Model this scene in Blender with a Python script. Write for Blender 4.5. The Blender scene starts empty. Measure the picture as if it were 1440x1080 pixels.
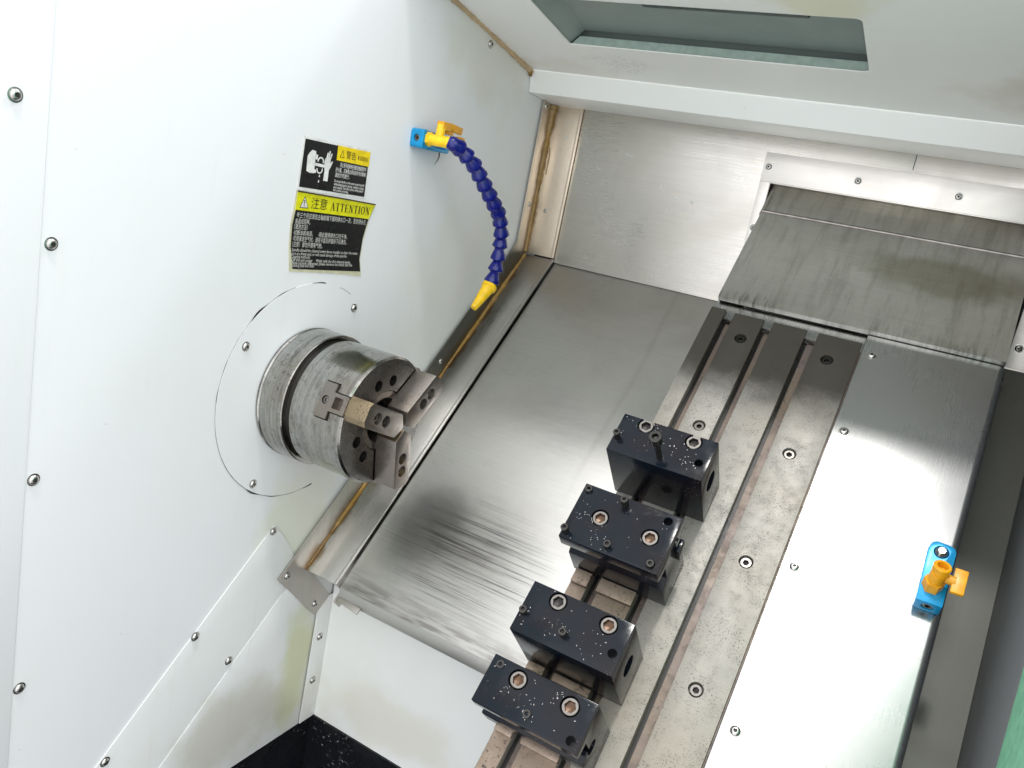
import bpy, bmesh, math, random
from math import pi, sin, cos, radians
from mathutils import Vector, Matrix
random.seed(7)
S2 = math.sqrt(.5)
scene = bpy.context.scene
COL = scene.collection

# ------------------------------------------------------------ materials
class G:
    def __init__(s, name):
        s.m = bpy.data.materials.new(name); s.m.use_nodes = True
        s.t = s.m.node_tree; s.b = s.t.nodes['Principled BSDF']
        g = s.t.nodes.new('ShaderNodeNewGeometry'); s.P = g.outputs['Position']
        r = s.t.nodes.new('ShaderNodeVectorRotate'); r.rotation_type = 'X_AXIS'
        s.t.links.new(s.P, r.inputs['Vector']); r.inputs['Angle'].default_value = -pi/4
        s.S = r.outputs[0]                      # (x, up-slope, normal to slope)
        tc = s.t.nodes.new('ShaderNodeTexCoord'); s.O = tc.outputs['Object']
    def put(s, sock, v):
        if isinstance(v, bpy.types.NodeSocket): s.t.links.new(v, sock)
        elif isinstance(v, (tuple, list)) and len(v) == 3 and sock.type == 'RGBA': sock.default_value = (*v, 1)
        else: sock.default_value = v
    def set(s, **k):
        for n, v in k.items(): s.put(s.b.inputs[n.replace('_', ' ')], v)
        return s
    def f(s, op, a, b=0.0, c=None):
        n = s.t.nodes.new('ShaderNodeMath'); n.operation = op
        s.put(n.inputs[0], a); s.put(n.inputs[1], b)
        if c is not None: s.put(n.inputs[2], c)
        return n.outputs[0]
    def scale(s, v, sc, off=(0, 0, 0)):
        n = s.t.nodes.new('ShaderNodeMapping'); s.put(n.inputs[0], v)
        n.inputs['Scale'].default_value = sc; n.inputs['Location'].default_value = off
        return n.outputs[0]
    def noise(s, v, sc=5, det=4, rough=.55, dist=0.):
        n = s.t.nodes.new('ShaderNodeTexNoise'); s.put(n.inputs['Vector'], v)
        n.inputs['Scale'].default_value = sc; n.inputs['Detail'].default_value = det
        n.inputs['Roughness'].default_value = rough; n.inputs['Distortion'].default_value = dist
        return n.outputs['Fac']
    def vor(s, v, sc=50):
        n = s.t.nodes.new('ShaderNodeTexVoronoi'); s.put(n.inputs['Vector'], v); n.inputs['Scale'].default_value = sc
        return n.outputs['Distance']
    def ss(s, v, lo, hi, a=0., b=1.):           # smoothstep map
        n = s.t.nodes.new('ShaderNodeMapRange'); n.interpolation_type = 'SMOOTHSTEP'
        s.put(n.inputs[0], v); n.inputs[1].default_value = lo; n.inputs[2].default_value = hi
        n.inputs[3].default_value = a; n.inputs[4].default_value = b
        return n.outputs[0]
    def mix(s, fac, a, b):
        n = s.t.nodes.new('ShaderNodeMix'); n.data_type = 'RGBA'
        s.put(n.inputs[0], fac); s.put(n.inputs[6], a); s.put(n.inputs[7], b)
        return n.outputs[2]
    def xyz(s, v):
        n = s.t.nodes.new('ShaderNodeSeparateXYZ'); s.put(n.inputs[0], v); return n.outputs
    def blob(s, v, c, r, wob=.35, sc=14):       # soft irregular spot, 1 inside
        n = s.t.nodes.new('ShaderNodeVectorMath'); n.operation = 'SUBTRACT'; s.put(n.inputs[0], v); n.inputs[1].default_value = c
        m = s.t.nodes.new('ShaderNodeVectorMath'); m.operation = 'DIVIDE'; s.put(m.inputs[0], n.outputs[0]); m.inputs[1].default_value = r
        l = s.t.nodes.new('ShaderNodeVectorMath'); l.operation = 'LENGTH'; s.put(l.inputs[0], m.outputs[0])
        d = s.f('ADD', l.outputs['Value'], s.f('MULTIPLY', s.f('SUBTRACT', s.noise(v, sc), .5), wob*4))
        return s.ss(d, .35, 1.0, 1., 0.)
    def bump(s, h, st=.2, d=.001):
        n = s.t.nodes.new('ShaderNodeBump'); n.inputs['Strength'].default_value = st; n.inputs['Distance'].default_value = d
        s.put(n.inputs['Height'], h); s.t.links.new(n.outputs[0], s.b.inputs['Normal'])

def plain(name, col, rough=.4, metal=0., **k):
    g = G(name)
    n = g.noise(g.O, 90, 3)
    c2 = tuple(max(0, c*.8) for c in col)
    g.set(Base_Color=g.mix(g.ss(n, .3, .7), col, c2), Roughness=g.ss(n, .2, .8, rough*.85, rough*1.15), Metallic=metal, **k)
    return g.m

def m_white(name, col=(.80, .82, .82), stains=(), dirt=.25, grime=()):
    g = G(name)
    big = g.noise(g.P, 3.2, 5, .6)
    c = g.mix(g.ss(big, .45, .75, 0, dirt), col, (.66, .66, .60))
    st = g.noise(g.scale(g.P, (1, 14, 1.2)), 4, 5, .6)      # faint runs of coolant
    c = g.mix(g.ss(st, .55, .8, 0, dirt*.6), c, (.60, .60, .50))
    for (ce, r, cc, a) in stains:
        b = g.blob(g.P, ce, r)
        c = g.mix(g.f('MULTIPLY', b, a), c, cc)
    for (ce, r, cc, a) in grime:                # speckled soot
        b = g.blob(g.P, ce, r, .45, 22)
        sp = g.ss(g.noise(g.P, 330, 5, .8), .50, .66)
        c = g.mix(g.f('MULTIPLY', g.f('MULTIPLY', b, sp), a), c, cc)
    spk = g.ss(g.vor(g.P, 23), .012, .022, .5, 0.)
    c = g.mix(spk, c, (.2, .19, .16))
    g.set(Base_Color=c, Roughness=g.ss(big, .3, .7, .32, .42))
    g.bump(g.noise(g.P, 350, 2), .03, .0005)
    return g.m

def m_steel(name, frame='S', axis=0, base=(.56, .555, .54), r0=.27, r1=.42, dark=.35, tint=(.34, .33, .29), metal=1., extra=None, grain=.5):
    g = G(name); V = g.S if frame == 'S' else g.P
    sc = [160, 160, 160]; sc[axis] = 2.5
    st = g.noise(g.scale(V, tuple(sc)), 4, 4, .6)
    fine = g.noise(V, 900, 2, .6)
    big = g.noise(V, 5.5, 5, .6, .6)
    sm = g.noise(V, 28, 5, .62)
    c = g.mix(g.ss(big, .42, .72, 0, dark), base, tint)
    c = g.mix(g.ss(sm, .55, .78, 0, dark*.7), c, tuple(x*.62 for x in base))
    c = g.mix(g.ss(st, .30, .72, 0, grain*.5), c, tuple(x*.7 for x in base))
    if extra: c = extra(g, V, c)
    spot = g.ss(g.vor(V, 37), .014, .03, .55, 0.)
    c = g.mix(spot, c, (.1, .09, .07))
    rr = g.f('ADD', g.ss(big, .3, .7, r0, r1), g.ss(st, .3, .7, -.1*grain, .12*grain))
    g.set(Base_Color=c, Roughness=rr, Metallic=metal)
    g.bump(g.f('ADD', g.f('MULTIPLY', st, min(1., 2*grain)), g.f('MULTIPLY', fine, .5)), .05, .0006)
    return g.m

def m_iron(name, base=(.50, .49, .45), pits=.5, brown=.3, r0=.36, r1=.5, metal=.85, V='O', psc=420, turned=0., extra=None):
    g = G(name); V = {'O': g.O, 'S': g.S, 'P': g.P}[V]
    big = g.noise(V, 9, 5, .6); mid = g.noise(V, 60, 5, .7)
    c = g.mix(g.ss(big, .4, .7, 0, brown), base, (.26, .20, .13))
    c = g.mix(g.ss(mid, .48, .7, 0, .45), c, tuple(x*.6 for x in base))
    if turned:
        tr = g.noise(g.scale(g.P, (420, 5, 5)), 1, 4, .7)
        c = g.mix(g.ss(tr, .35, .7, 0, turned), c, tuple(x*.35 for x in base))
        c = g.mix(g.ss(g.noise(g.scale(g.P, (60, 22, 22)), 1, 5, .75), .5, .68, 0, turned), c, (.11, .10, .09))
    pit = g.f('MULTIPLY', g.ss(g.noise(V, psc, 3, .7), .56, .64), g.ss(g.noise(V, 30, 3), .38, .62, .25, 1.))
    if extra: c = extra(g, V, c)
    c = g.mix(g.f('MULTIPLY', pit, pits), c, (.05, .042, .035))
    g.set(Base_Color=c, Roughness=g.ss(mid, .3, .7, r0, r1), Metallic=metal)
    g.bump(g.f('SUBTRACT', g.noise(V, 500, 2), pit), .12, .0006)
    return g.m

def m_black(name):
    g = G(name); V = g.O
    big = g.noise(V, 16, 4); c = g.mix(g.ss(big, .35, .7), (.004, .008, .014), (.010, .007, .009))
    sp = g.f('MULTIPLY', g.ss(g.noise(V, 520, 4, .75), .635, .69), g.ss(g.noise(V, 34, 5, .6), .50, .62))
    dust = g.ss(g.noise(V, 38, 6, .7), .56, .8, 0, .07)
    c = g.mix(dust, c, (.08, .085, .09))
    c = g.mix(sp, c, (.45, .47, .47))
    g.set(Base_Color=c, Roughness=g.ss(g.noise(V, 70, 5, .7), .3, .7, .08, .22), Metallic=0., Specular_IOR_Level=.22)
    g.bump(g.noise(V, 300, 3), .08, .0005)
    return g.m

YEL = (.55, .57, .33)
M = {}
M['wall'] = m_white('white_wall_paint', (.765, .78, .80), dirt=.2,
    stains=[((0, .03, -.20), (.5, .10, .14), (.66, .67, .45), .45), ((0, .30, .50), (.5, .16, .10), (.66, .63, .52), .5),
            ((0, .35, .1), (.5, .2, .3), (.70, .70, .64), .5)])
M['lower'] = m_white('white_lower_paint', (.76, .78, .78), dirt=.5,
    stains=[((0, .06, -.44), (.5, .045, .14), (.58, .60, .32), .75), ((0, -.05, -.48), (.5, .13, .09), (.55, .54, .46), .7)])
M['apron'] = m_white('white_apron_paint', (.80, .82, .81), dirt=.35, stains=[((.12, .12, -.5), (.2, .5, .07), (.64, .63, .52), .5)])
M['hood'] = m_white('white_hood_paint', (.86, .86, .84), dirt=.12,
    stains=[((.50, .13, .555), (.07, .07, .1), (.70, .64, .36), .5), ((.08, .40, .51), (.12, .05, .08), (.60, .52, .42), .35),
            ((.78, .32, .53), (.16, .10, .1), (.58, .54, .42), .55)],
    grime=[((.19, .365, .517), (.07, .045, .05), (.16, .12, .10), .75)])
M['beam'] = m_white('white_beam_paint', (.86, .87, .855), dirt=.12)

def sheet_extra(g, V, c):
    xs = g.xyz(V)
    # rubbing marks across the sheet, lower left
    b = g.blob(V, (.22, -.055, -.232), (.15, .11, .5), .2, 9)
    stk = g.ss(g.noise(g.scale(V, (1.3, 130, 130)), 3, 5, .7), .46, .64)
    c = g.mix(g.f('MULTIPLY', g.f('MULTIPLY', b, stk), .85), c, (.10, .10, .11))
    b2 = g.blob(V, (.135, -.03, -.232), (.075, .10, .5), .2, 12)
    c = g.mix(g.f('MULTIPLY', b2, .6), c, (.17, .17, .165))
    ln = g.ss(g.f('ABSOLUTE', g.f('SUBTRACT', xs[0], g.f('MULTIPLY_ADD', g.noise(V, 6, 3), .02, .295))), .0, .007, 1., 0.)
    c = g.mix(g.f('MULTIPLY', g.f('MULTIPLY', ln, g.ss(xs[1], .05, .2)), .13), c, (.16, .14, .11))
    # dirty front edge
    fr = g.ss(xs[1], -.160, -.11, 1., 0.)
    c = g.mix(g.f('MULTIPLY', fr, g.ss(g.noise(g.scale(V, (4, 30, 1)), 5, 4), .35, .65, .1, .7)), c, (.17, .15, .14))
    return c
M['sheet'] = m_steel('brushed_sheet_steel', 'S', 0, base=(.62, .61, .585), r0=.34, r1=.43, dark=.35, extra=sheet_extra)
M['sheet_pale'] = m_steel('dull_sheet_steel', 'S', 0, base=(.56, .555, .53), r0=.38, r1=.48, dark=.25, metal=1., grain=.2)
M['back'] = m_steel('back_panel_steel', 'P', 0, base=(.66, .63, .585), r0=.26, r1=.40, dark=.28, tint=(.42, .39, .34))
M['frame'] = m_steel('frame_steel', 'P', 0, base=(.74, .70, .66), r0=.34, r1=.46, dark=.15, grain=.25)
def cover_extra(g, V, c):
    b = g.ss(g.noise(g.scale(V, (26, 3, 1)), 3, 5, .7), .45, .7)
    c = g.mix(g.f('MULTIPLY', b, .3), c, (.14, .13, .10))
    xs = g.xyz(V)
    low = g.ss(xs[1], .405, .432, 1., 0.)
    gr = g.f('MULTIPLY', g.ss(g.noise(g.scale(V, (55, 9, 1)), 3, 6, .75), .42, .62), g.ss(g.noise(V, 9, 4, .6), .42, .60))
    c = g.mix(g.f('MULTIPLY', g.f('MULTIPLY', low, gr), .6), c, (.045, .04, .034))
    w = g.blob(V, (.68, .52, -.09), (.12, .05, .5), .4, 12)
    return g.mix(g.f('MULTIPLY', w, .5), c, (.16, .14, .06))
M['cover'] = m_steel('cover_steel', 'S', 0, base=(.60, .59, .55), r0=.28, r1=.42, dark=.4, tint=(.33, .315, .27), extra=cover_extra)
M['slide_sheet'] = m_steel('slide_cover_steel', 'S', 1, base=(.41, .413, .415), r0=.25, r1=.29, dark=.2, grain=.1)
def rust_extra(g, V, c):
    xs = g.xyz(V)
    w = g.ss(g.noise(g.scale(g.P, (1, 6, 6)), 3, 4), .35, .7, .003, .017)
    d = g.f('SUBTRACT', xs[0], .006)
    m = g.f('SUBTRACT', 1., g.f('DIVIDE', d, w)); m = g.ss(m, 0., .8)
    c = g.mix(g.f('MULTIPLY', m, .85), c, (.24, .13, .035))
    b = g.blob(V, (.012, .02, -.227), (.03, .05, .3), .3, 20)
    c = g.mix(g.f('MULTIPLY', b, .55), c, (.16, .13, .06))
    return c
M['strip'] = m_steel('guard_strip_steel', 'S', 1, base=(.58, .565, .54), r0=.28, r1=.4, dark=.3, extra=rust_extra)
M['strip_back'] = m_steel('guard_strip_upright_steel', 'S', 1, base=(.82, .70, .58), r0=.28, r1=.4, dark=.25, extra=rust_extra)  # warmer, paler copy of the strip steel, painting the light on the upright
def flange_extra(g, V, c):
    xs = g.xyz(V)
    m = g.f('MULTIPLY', g.ss(g.f('SUBTRACT', xs[1], xs[2]), .15, .22), g.f('MULTIPLY', g.ss(xs[2], .225, .20), g.ss(xs[1], .10, .2)))
    c = g.mix(g.f('MULTIPLY', m, .8), c, (.10, .105, .09))  # slope part darkened, a dark reflection put into the colour
    return g.mix(g.ss(xs[2], .22, .26, 0, .5), c, (.74, .66, .56))  # upright part painted paler and warmer, as if lit
M['flange'] = m_steel('guard_flange_steel', 'P', 2, base=(.50, .47, .43), r0=.3, r1=.42, dark=.3, extra=flange_extra)
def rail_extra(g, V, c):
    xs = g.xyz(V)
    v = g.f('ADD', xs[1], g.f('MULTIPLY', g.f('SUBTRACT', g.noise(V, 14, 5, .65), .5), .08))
    c = g.mix(g.ss(v, .245, .30, 0, .92), c, (.045, .038, .030))  # far rail ends darkened, painting the hood's shadow with a noisy edge
    return g.mix(g.f('MULTIPLY', g.ss(xs[1], .05, -.3), g.ss(g.noise(V, 7, 5, .6), .40, .64, 0, .38)), c, (.27, .22, .14))
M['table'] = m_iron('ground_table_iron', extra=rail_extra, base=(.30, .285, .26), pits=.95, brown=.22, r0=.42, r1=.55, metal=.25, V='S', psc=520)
M['slot'] = m_iron('slot_floor_iron', base=(.20, .16, .14), pits=.6, brown=.7, r0=.4, r1=.6, metal=.2, V='S', psc=260)
M['rusty'] = m_iron('pitted_rusty_iron', base=(.37, .29, .23), pits=.95, brown=.5, r0=.4, r1=.6, metal=.6, V='S', psc=230)
M['chuck'] = m_iron('chuck_steel', base=(.47, .465, .445), pits=.5, brown=.55, r0=.12, r1=.22, metal=1., psc=200, turned=.6)
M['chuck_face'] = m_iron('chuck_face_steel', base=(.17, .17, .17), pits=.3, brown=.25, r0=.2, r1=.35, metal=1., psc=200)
M['jaw'] = m_iron('jaw_steel', base=(.24, .22, .205), pits=.5, brown=.3, r0=.28, r1=.42, metal=.9, psc=330)
M['jaw_rust'] = m_iron('jaw_tarnished_steel', base=(.32, .25, .16), pits=.9, brown=.35, r0=.3, r1=.45, metal=.9, psc=330)
M['dark'] = plain('oily_gap_or_shade_dark', (.012, .011, .010), .35)
M['screw'] = plain('screw_steel', (.55, .54, .52), .25, 1.)
M['screw_dark'] = plain('black_screw_steel', (.06, .058, .055), .25, .8)
M['ring'] = plain('worn_screw_rim', (.24, .225, .21), .25, 1.)
M['socket'] = plain('socket_shadow', (.02, .015, .012), .5)
M['socket_rust'] = plain('rusty_socket', (.13, .065, .03), .35, .3)
M['black'] = m_black('black_oxide_steel')
g = G('oily_black_sump')
g.set(Base_Color=g.mix(g.f('MULTIPLY', g.ss(g.noise(g.P, 150, 4, .7), .60, .66), g.ss(g.noise(g.P, 12, 3), .48, .62)), (.008, .009, .011), (.35, .36, .36)), Roughness=g.ss(g.noise(g.P, 20, 4), .3, .7, .08, .4))
g.bump(g.noise(g.P, 30, 4), .5, .004); M['sump'] = g.m
M['bluepl'] = plain('blue_anodised', (.005, .30, .62), .28, .25)
M['hose'] = plain('blue_hose_plastic', (.002, .006, .17), .25)
M['yellow'] = plain('yellow_nozzle_plastic', (.95, .60, .01), .35)
M['orange'] = plain('orange_valve_plastic', (.88, .40, .01), .35)
M['darkpaint'] = m_steel('dark_green_grey_paint', 'S', 1, base=(.16, .165, .145), r0=.5, r1=.65, dark=.4, tint=(.12, .11, .09), metal=0., grain=.2)
M['darkpaint2'] = m_steel('dark_blue_grey_paint', 'S', 1, base=(.20, .21, .22), r0=.5, r1=.65, dark=.4, tint=(.13, .135, .14), metal=0., grain=.2)
M['green'] = plain('green_door_paint', (.28, .74, .47), .45)
M['lamp_in'] = m_steel('lamp_recess_paint', 'P', 0, base=(.25, .30, .285), r0=.3, r1=.5, dark=.5, tint=(.17, .23, .21), metal=0., grain=.2)
M['lamp_lip'] = plain('lamp_recess_edge_paint', (.36, .45, .41), .4)
M['lamp_dark'] = plain('lamp_tube_holder', (.03, .06, .055), .4)
M['seal'] = m_iron('old_tan_sealant', base=(.52, .38, .22), pits=.5, brown=.3, r0=.5, r1=.6, metal=0., V='P', psc=150)
M['rust'] = m_iron('brown_rust_run', base=(.32, .18, .03), pits=.5, brown=.5, r0=.35, r1=.5, metal=0., V='P', psc=150)
M['smear'] = plain('dried_coolant_film', (.72, .72, .70), .4)
M['stk_black'] = plain('sticker_black', (.010, .010, .011), .3)
M['stk_white'] = plain('sticker_white', (.78, .78, .76), .35)
M['stk_cream'] = plain('sticker_yellowed_edge', (.62, .60, .42), .4)
M['stk_yellow'] = plain('sticker_amber', (.88, .66, .01), .3)
M['stk_lime'] = plain('sticker_lemon', (.72, .70, .01), .3)
M['stk_ink'] = plain('sticker_ink', (.05, .03, .01), .4)
M['stk_ink_grey'] = plain('sticker_faded_print', (.62, .62, .58), .4)

# ------------------------------------------------------------ mesh helpers
class MB:
    """collects shapes in a local frame (identity, or the 45 degree slope frame) and links them as one mesh object"""
    def __init__(s, frame='W'): s.bm = bmesh.new(); s.frame = frame
    def faces(s, vs, fs):
        v = [s.bm.verts.new(p) for p in vs]
        for f in fs: s.bm.faces.new([v[i] for i in f])
        return s
    def box(s, lo, hi, bev=0., rot=None, seg=2):
        x0, y0, z0 = lo; x1, y1, z1 = hi
        t = bmesh.new()
        r = bmesh.ops.create_cube(t, size=1)
        bmesh.ops.scale(t, vec=(x1-x0, y1-y0, z1-z0), verts=t.verts)
        if bev: bmesh.ops.bevel(t, geom=t.edges[:], offset=bev, segments=seg, profile=.6, affect='EDGES')
        if rot: bmesh.ops.transform(t, matrix=rot, verts=t.verts)
        bmesh.ops.translate(t, vec=((x0+x1)/2, (y0+y1)/2, (z0+z1)/2), verts=t.verts)
        s.merge(t); return s
    def merge(s, t):
        me = bpy.data.meshes.new('tmp'); t.to_mesh(me); t.free(); s.bm.from_mesh(me); bpy.data.meshes.remove(me)
    def prism(s, poly, a, b, axis=0, bev=0.):
        """poly: 2D points; axis 0 -> (y,z), 1 -> (x,z), 2 -> (x,y)"""
        t = bmesh.new()
        def mk(p, h):
            return {0: (h, p[0], p[1]), 1: (p[0], h, p[1]), 2: (p[0], p[1], h)}[axis]
        v0 = [t.verts.new(mk(p, a)) for p in poly]; v1 = [t.verts.new(mk(p, b)) for p in poly]
        t.faces.new(v0); t.faces.new(v1[::-1])
        n = len(poly)
        for i in range(n): t.faces.new((v0[i], v1[i], v1[(i+1) % n], v0[(i+1) % n]))
        bmesh.ops.recalc_face_normals(t, faces=t.faces)
        if bev: bmesh.ops.bevel(t, geom=t.edges[:], offset=bev, segments=2, profile=.6, affect='EDGES')
        s.merge(t); return s
    def lathe(s, prof, mat=None, seg=48, cap=True, shape=None):
        """prof: (height, radius) along +Z; shape(i, angle, r) may alter radius"""
        t = bmesh.new(); rings = []
        for i, (h, r) in enumerate(prof):
            ring = []
            for k in range(seg):
                a = 2*pi*k/seg; rr = shape(i, a, r) if shape else r
                ring.append(t.verts.new((rr*cos(a), rr*sin(a), h)))
            rings.append(ring)
        for i in range(len(rings)-1):
            for k in range(seg):
                k2 = (k+1) % seg
                t.faces.new((rings[i][k], rings[i][k2], rings[i+1][k2], rings[i+1][k]))
        if cap:
            t.faces.new(rings[0][::-1]); t.faces.new(rings[-1])
        bmesh.ops.recalc_face_normals(t, faces=t.faces)
        if mat is not None: bmesh.ops.transform(t, matrix=mat, verts=t.verts)
        s.merge(t); return s
    def tube(s, pts, r, seg=10):
        pts = [Vector(p) for p in pts]; t = bmesh.new(); rings = []
        for i, p in enumerate(pts):
            d = (pts[min(i+1, len(pts)-1)]-pts[max(i-1, 0)]).normalized()
            up = Vector((0, 0, 1)) if abs(d.z) < .9 else Vector((1, 0, 0))
            a = d.cross(up).normalized(); b = d.cross(a)
            rr = r[i] if isinstance(r, (list, tuple)) else r
            rings.append([t.verts.new(p+a*rr*cos(2*pi*k/seg)+b*rr*sin(2*pi*k/seg)) for k in range(seg)])
        for i in range(len(rings)-1):
            for k in range(seg):
                k2 = (k+1) % seg; t.faces.new((rings[i][k], rings[i][k2], rings[i+1][k2], rings[i+1][k]))
        t.faces.new(rings[0][::-1]); t.faces.new(rings[-1])
        bmesh.ops.recalc_face_normals(t, faces=t.faces)
        s.merge(t); return s
    def build(s, name, mat, parent=None, smooth=35):
        me = bpy.data.meshes.new(name)
        # every mesh sits about its own middle
        xs = [v.co for v in s.bm.verts]
        c = Vector([(min(v[i] for v in xs)+max(v[i] for v in xs))/2 for i in range(3)])
        bmesh.ops.translate(s.bm, vec=-c, verts=s.bm.verts)
        s.bm.to_mesh(me); s.bm.free()
        for p in me.polygons: p.use_smooth = True
        me.set_sharp_from_angle(angle=radians(smooth))
        mats = mat if isinstance(mat, list) else [mat]
        for m in mats: me.materials.append(M[m])
        o = bpy.data.objects.new(name, me); COL.objects.link(o)
        F = ROT if s.frame == 'S' else Matrix.Identity(4)
        W = F @ Matrix.Translation(c)
        if parent is None: o.matrix_world = W
        else:
            o.parent = parent; o.matrix_parent_inverse = Matrix.Identity(4)
            o.matrix_basis = WORLD[parent.name].inverted() @ W
        WORLD[o.name] = W
        return o
ROT = Matrix.Rotation(pi/4, 4, 'X')
WORLD = {}
def tag(o, label=None, cat=None, group=None, kind=None):
    if label: o['label'] = label
    if cat: o['category'] = cat
    if group: o['group'] = group
    if kind: o['kind'] = kind
    return o
def thing(name, loc, label, cat, frame='W', group=None):
    o = bpy.data.objects.new(name, None); COL.objects.link(o); o.empty_display_size = .02
    W = (ROT if frame == 'S' else Matrix.Identity(4)) @ Matrix.Translation(Vector(loc))
    o.matrix_world = W; WORLD[o.name] = W
    return tag(o, label, cat, group)
def boolcut(o, cutters):
    """cutters: MB in the object's own frame"""
    F = ROT if cutters.frame == 'S' else Matrix.Identity(4)
    me = bpy.data.meshes.new('cut'); cutters.bm.to_mesh(me); cutters.bm.free()
    me.transform(WORLD[o.name].inverted() @ F)
    c = bpy.data.objects.new('cut', me); COL.objects.link(c)
    t = bpy.data.objects.new('tmpcut', o.data); COL.objects.link(t)
    md = t.modifiers.new('b', 'BOOLEAN'); md.object = c; md.operation = 'DIFFERENCE'; md.solver = 'EXACT'
    dg = bpy.context.evaluated_depsgraph_get(); dg.update()
    new = bpy.data.meshes.new_from_object(t.evaluated_get(dg))
    bpy.data.objects.remove(t); bpy.data.objects.remove(c); bpy.data.meshes.remove(me)
    new.set_sharp_from_angle(angle=radians(35))
    o.data = new
def copy_part(o, parent, W):
    c = o.copy(); COL.objects.link(c); c.parent = parent
    c.matrix_basis = WORLD[parent.name].inverted() @ W if parent else W
    WORLD[c.name] = W
    for ch in [x for x in bpy.data.objects if x.parent == o]:
        k = ch.copy(); COL.objects.link(k); k.parent = c; k.matrix_basis = ch.matrix_basis.copy(); WORLD[k.name] = W @ ch.matrix_basis
    return c
def AX(p, d, spin=0.):
    """matrix taking +Z to direction d at point p"""
    d = Vector(d).normalized(); q = Vector((0, 0, 1)).rotation_difference(d)
    return Matrix.Translation(Vector(p)) @ q.to_matrix().to_4x4() @ Matrix.Rotation(spin, 4, 'Z')
def hexr(a, r): # radius of a hexagon with inradius r at angle a
    return r/cos(((a+pi/6) % (pi/3))-pi/6)
def head_mesh(mb, mat, R, h, rs, depth, dome=0.):
    """a screw head standing on z=0 with a hexagon socket"""
    prof = [(0, R)]
    if dome: prof += [(h*.25, R), (h*.6, R*.9), (h*.85, R*.72), (h, rs*1.45)]
    else: prof += [(h-R*.08, R), (h, R*.92)]
    n0 = len(prof)
    prof += [(h, rs*1.0), (h-depth, rs*.97), (h-depth*1.25, .00002)]
    mb.lathe(prof, mat, 24, True, lambda i, a, r: hexr(a, r) if n0 <= i <= n0+1 else r)
    return mb
_button = {}
def button_screw(parent, p, d, R=.0055, frame='W', mat='screw', spin=None):
    """button head screw as a part of the panel it fastens, hexagon socket a dark sub-part"""
    F = ROT if frame == 'S' else Matrix.Identity(4)
    if spin is None: spin = random.random()*2
    W = F @ AX(p, d, spin)
    key = (R, mat)
    if key not in _button:
        mb = MB(); head_mesh(mb, Matrix.Identity(4), R, R*.62, R*.36, R*.3, dome=1)
        mb.lathe([(-.0004, R*1.28), (.0002, R*1.28), (.0003, R*1.2), (.0003, R)], None, 24)
        me = bpy.data.meshes.new('screw'); mb.bm.to_mesh(me); mb.bm.free()
        for q in me.polygons: q.use_smooth = True
        me.set_sharp_from_angle(angle=radians(40)); me.materials.append(M[mat]); me.materials.append(M['socket'])
        for q in me.polygons:
            if (q.center.xy.length < R*.33 and q.center.z < R*.5): q.material_index = 1
        _button[key] = me
    o = bpy.data.objects.new('screw', _button[key]); COL.objects.link(o)
    o.parent = parent; o.matrix_basis = WORLD[parent.name].inverted() @ W; WORLD[o.name] = W
    return o
def cap_screw(parent, p, d, R, h, frame='S', mat='screw_dark', socket='socket', spin=0., sr=.5):
    F = ROT if frame == 'S' else Matrix.Identity(4)
    W = F @ AX(p, d, spin)
    mb = MB(); head_mesh(mb, Matrix.Identity(4), R, h, R*sr, min(h*.8, R*.8))
    me = bpy.data.meshes.new('cap_screw'); mb.bm.to_mesh(me); mb.bm.free()
    for q in me.polygons: q.use_smooth = True
    me.set_sharp_from_angle(angle=radians(40)); me.materials.append(M[mat]); me.materials.append(M[socket])
    for q in me.polygons:
        if q.center.xy.length < R*(sr+.005) and q.center.z < h-.0001: q.material_index = 1
    o = bpy.data.objects.new('cap_screw', me); COL.objects.link(o)
    o.parent = parent; o.matrix_basis = WORLD[parent.name].inverted() @ W; WORLD[o.name] = W
    return o
def yz(u, n): return ((-u-n)*S2, (-u+n)*S2)
# slope frame coordinates are (x, v, n) with v = -u measured up the slope

# ------------------------------------------------------------ headstock side panel (left wall)
panel = thing('headstock_wall', (0, -.1, -.557), 'large white painted side panel the chuck comes through, left of the picture', 'panel')
sheet = MB().prism([(-.365, -.557), (.60, -.557), (.60, .60), (-.365, .60)], -.012, 0., 0).build('sheet', 'wall', panel)
MB().prism([(-.3655, -.557), (-.3655, .62), (-1.2, .62), (-1.2, -.557)], -.012, .0010, 0, .0003).build('seam_sheet', 'wall', panel)
for (y, z) in [(-.394, .300), (-.3552, .179), (-.3573, -.047), (-.3579, -.274), (.2974, .5139)]:
    button_screw(panel, (.0012 if y < -.37 else 0, y, z), (1, 0, 0), .0050)
# ring plate round the spindle
ring = thing('spindle_ring_plate', (0, 0, 0), 'thin round white plate screwed to the side panel behind the chuck', 'cover plate')
def chipped(i, a, r): return r
MB().lathe([(.0002, .1450), (.0010, .1450), (.0010, .078), (.0002, .078)], AX((0, -.0026, .0005), (1, 0, 0)), 160, False).build('plate', 'wall', ring)
for (y, z) in [(.0724, .1116), (-.1135, .0689), (-.0735, -.1151)]:
    button_screw(ring, (.001, y, z), (1, 0, 0), .0048)
# dark broken gap line round the plate
run = None
for k in range(221):
    a0 = 2*pi*k/220; a1 = 2*pi*(k+1)/220
    ad = math.degrees(a0) % 360
    off = 285 < ad or ad < 60 or (60 < ad < 112 and (k % 13 > 5))
    if off or k == 220:
        if run: run.build('gap_mark', 'dark', ring)
        run = None; continue
    def gw(a): return .0005 + .0024*max(0, sin(a*7+1)*sin(a*3.3+.4)*sin(a*13))**1.2
    run = run or MB()
    P4 = [(.0006, -.0026+q*cos(t), .0005+q*sin(t)) for q, t in ((.1452, a0), (.1452+gw(a0), a0), (.1452+gw(a1), a1), (.1452, a1))]
    run.faces(P4, [(0, 1, 2, 3)])

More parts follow.
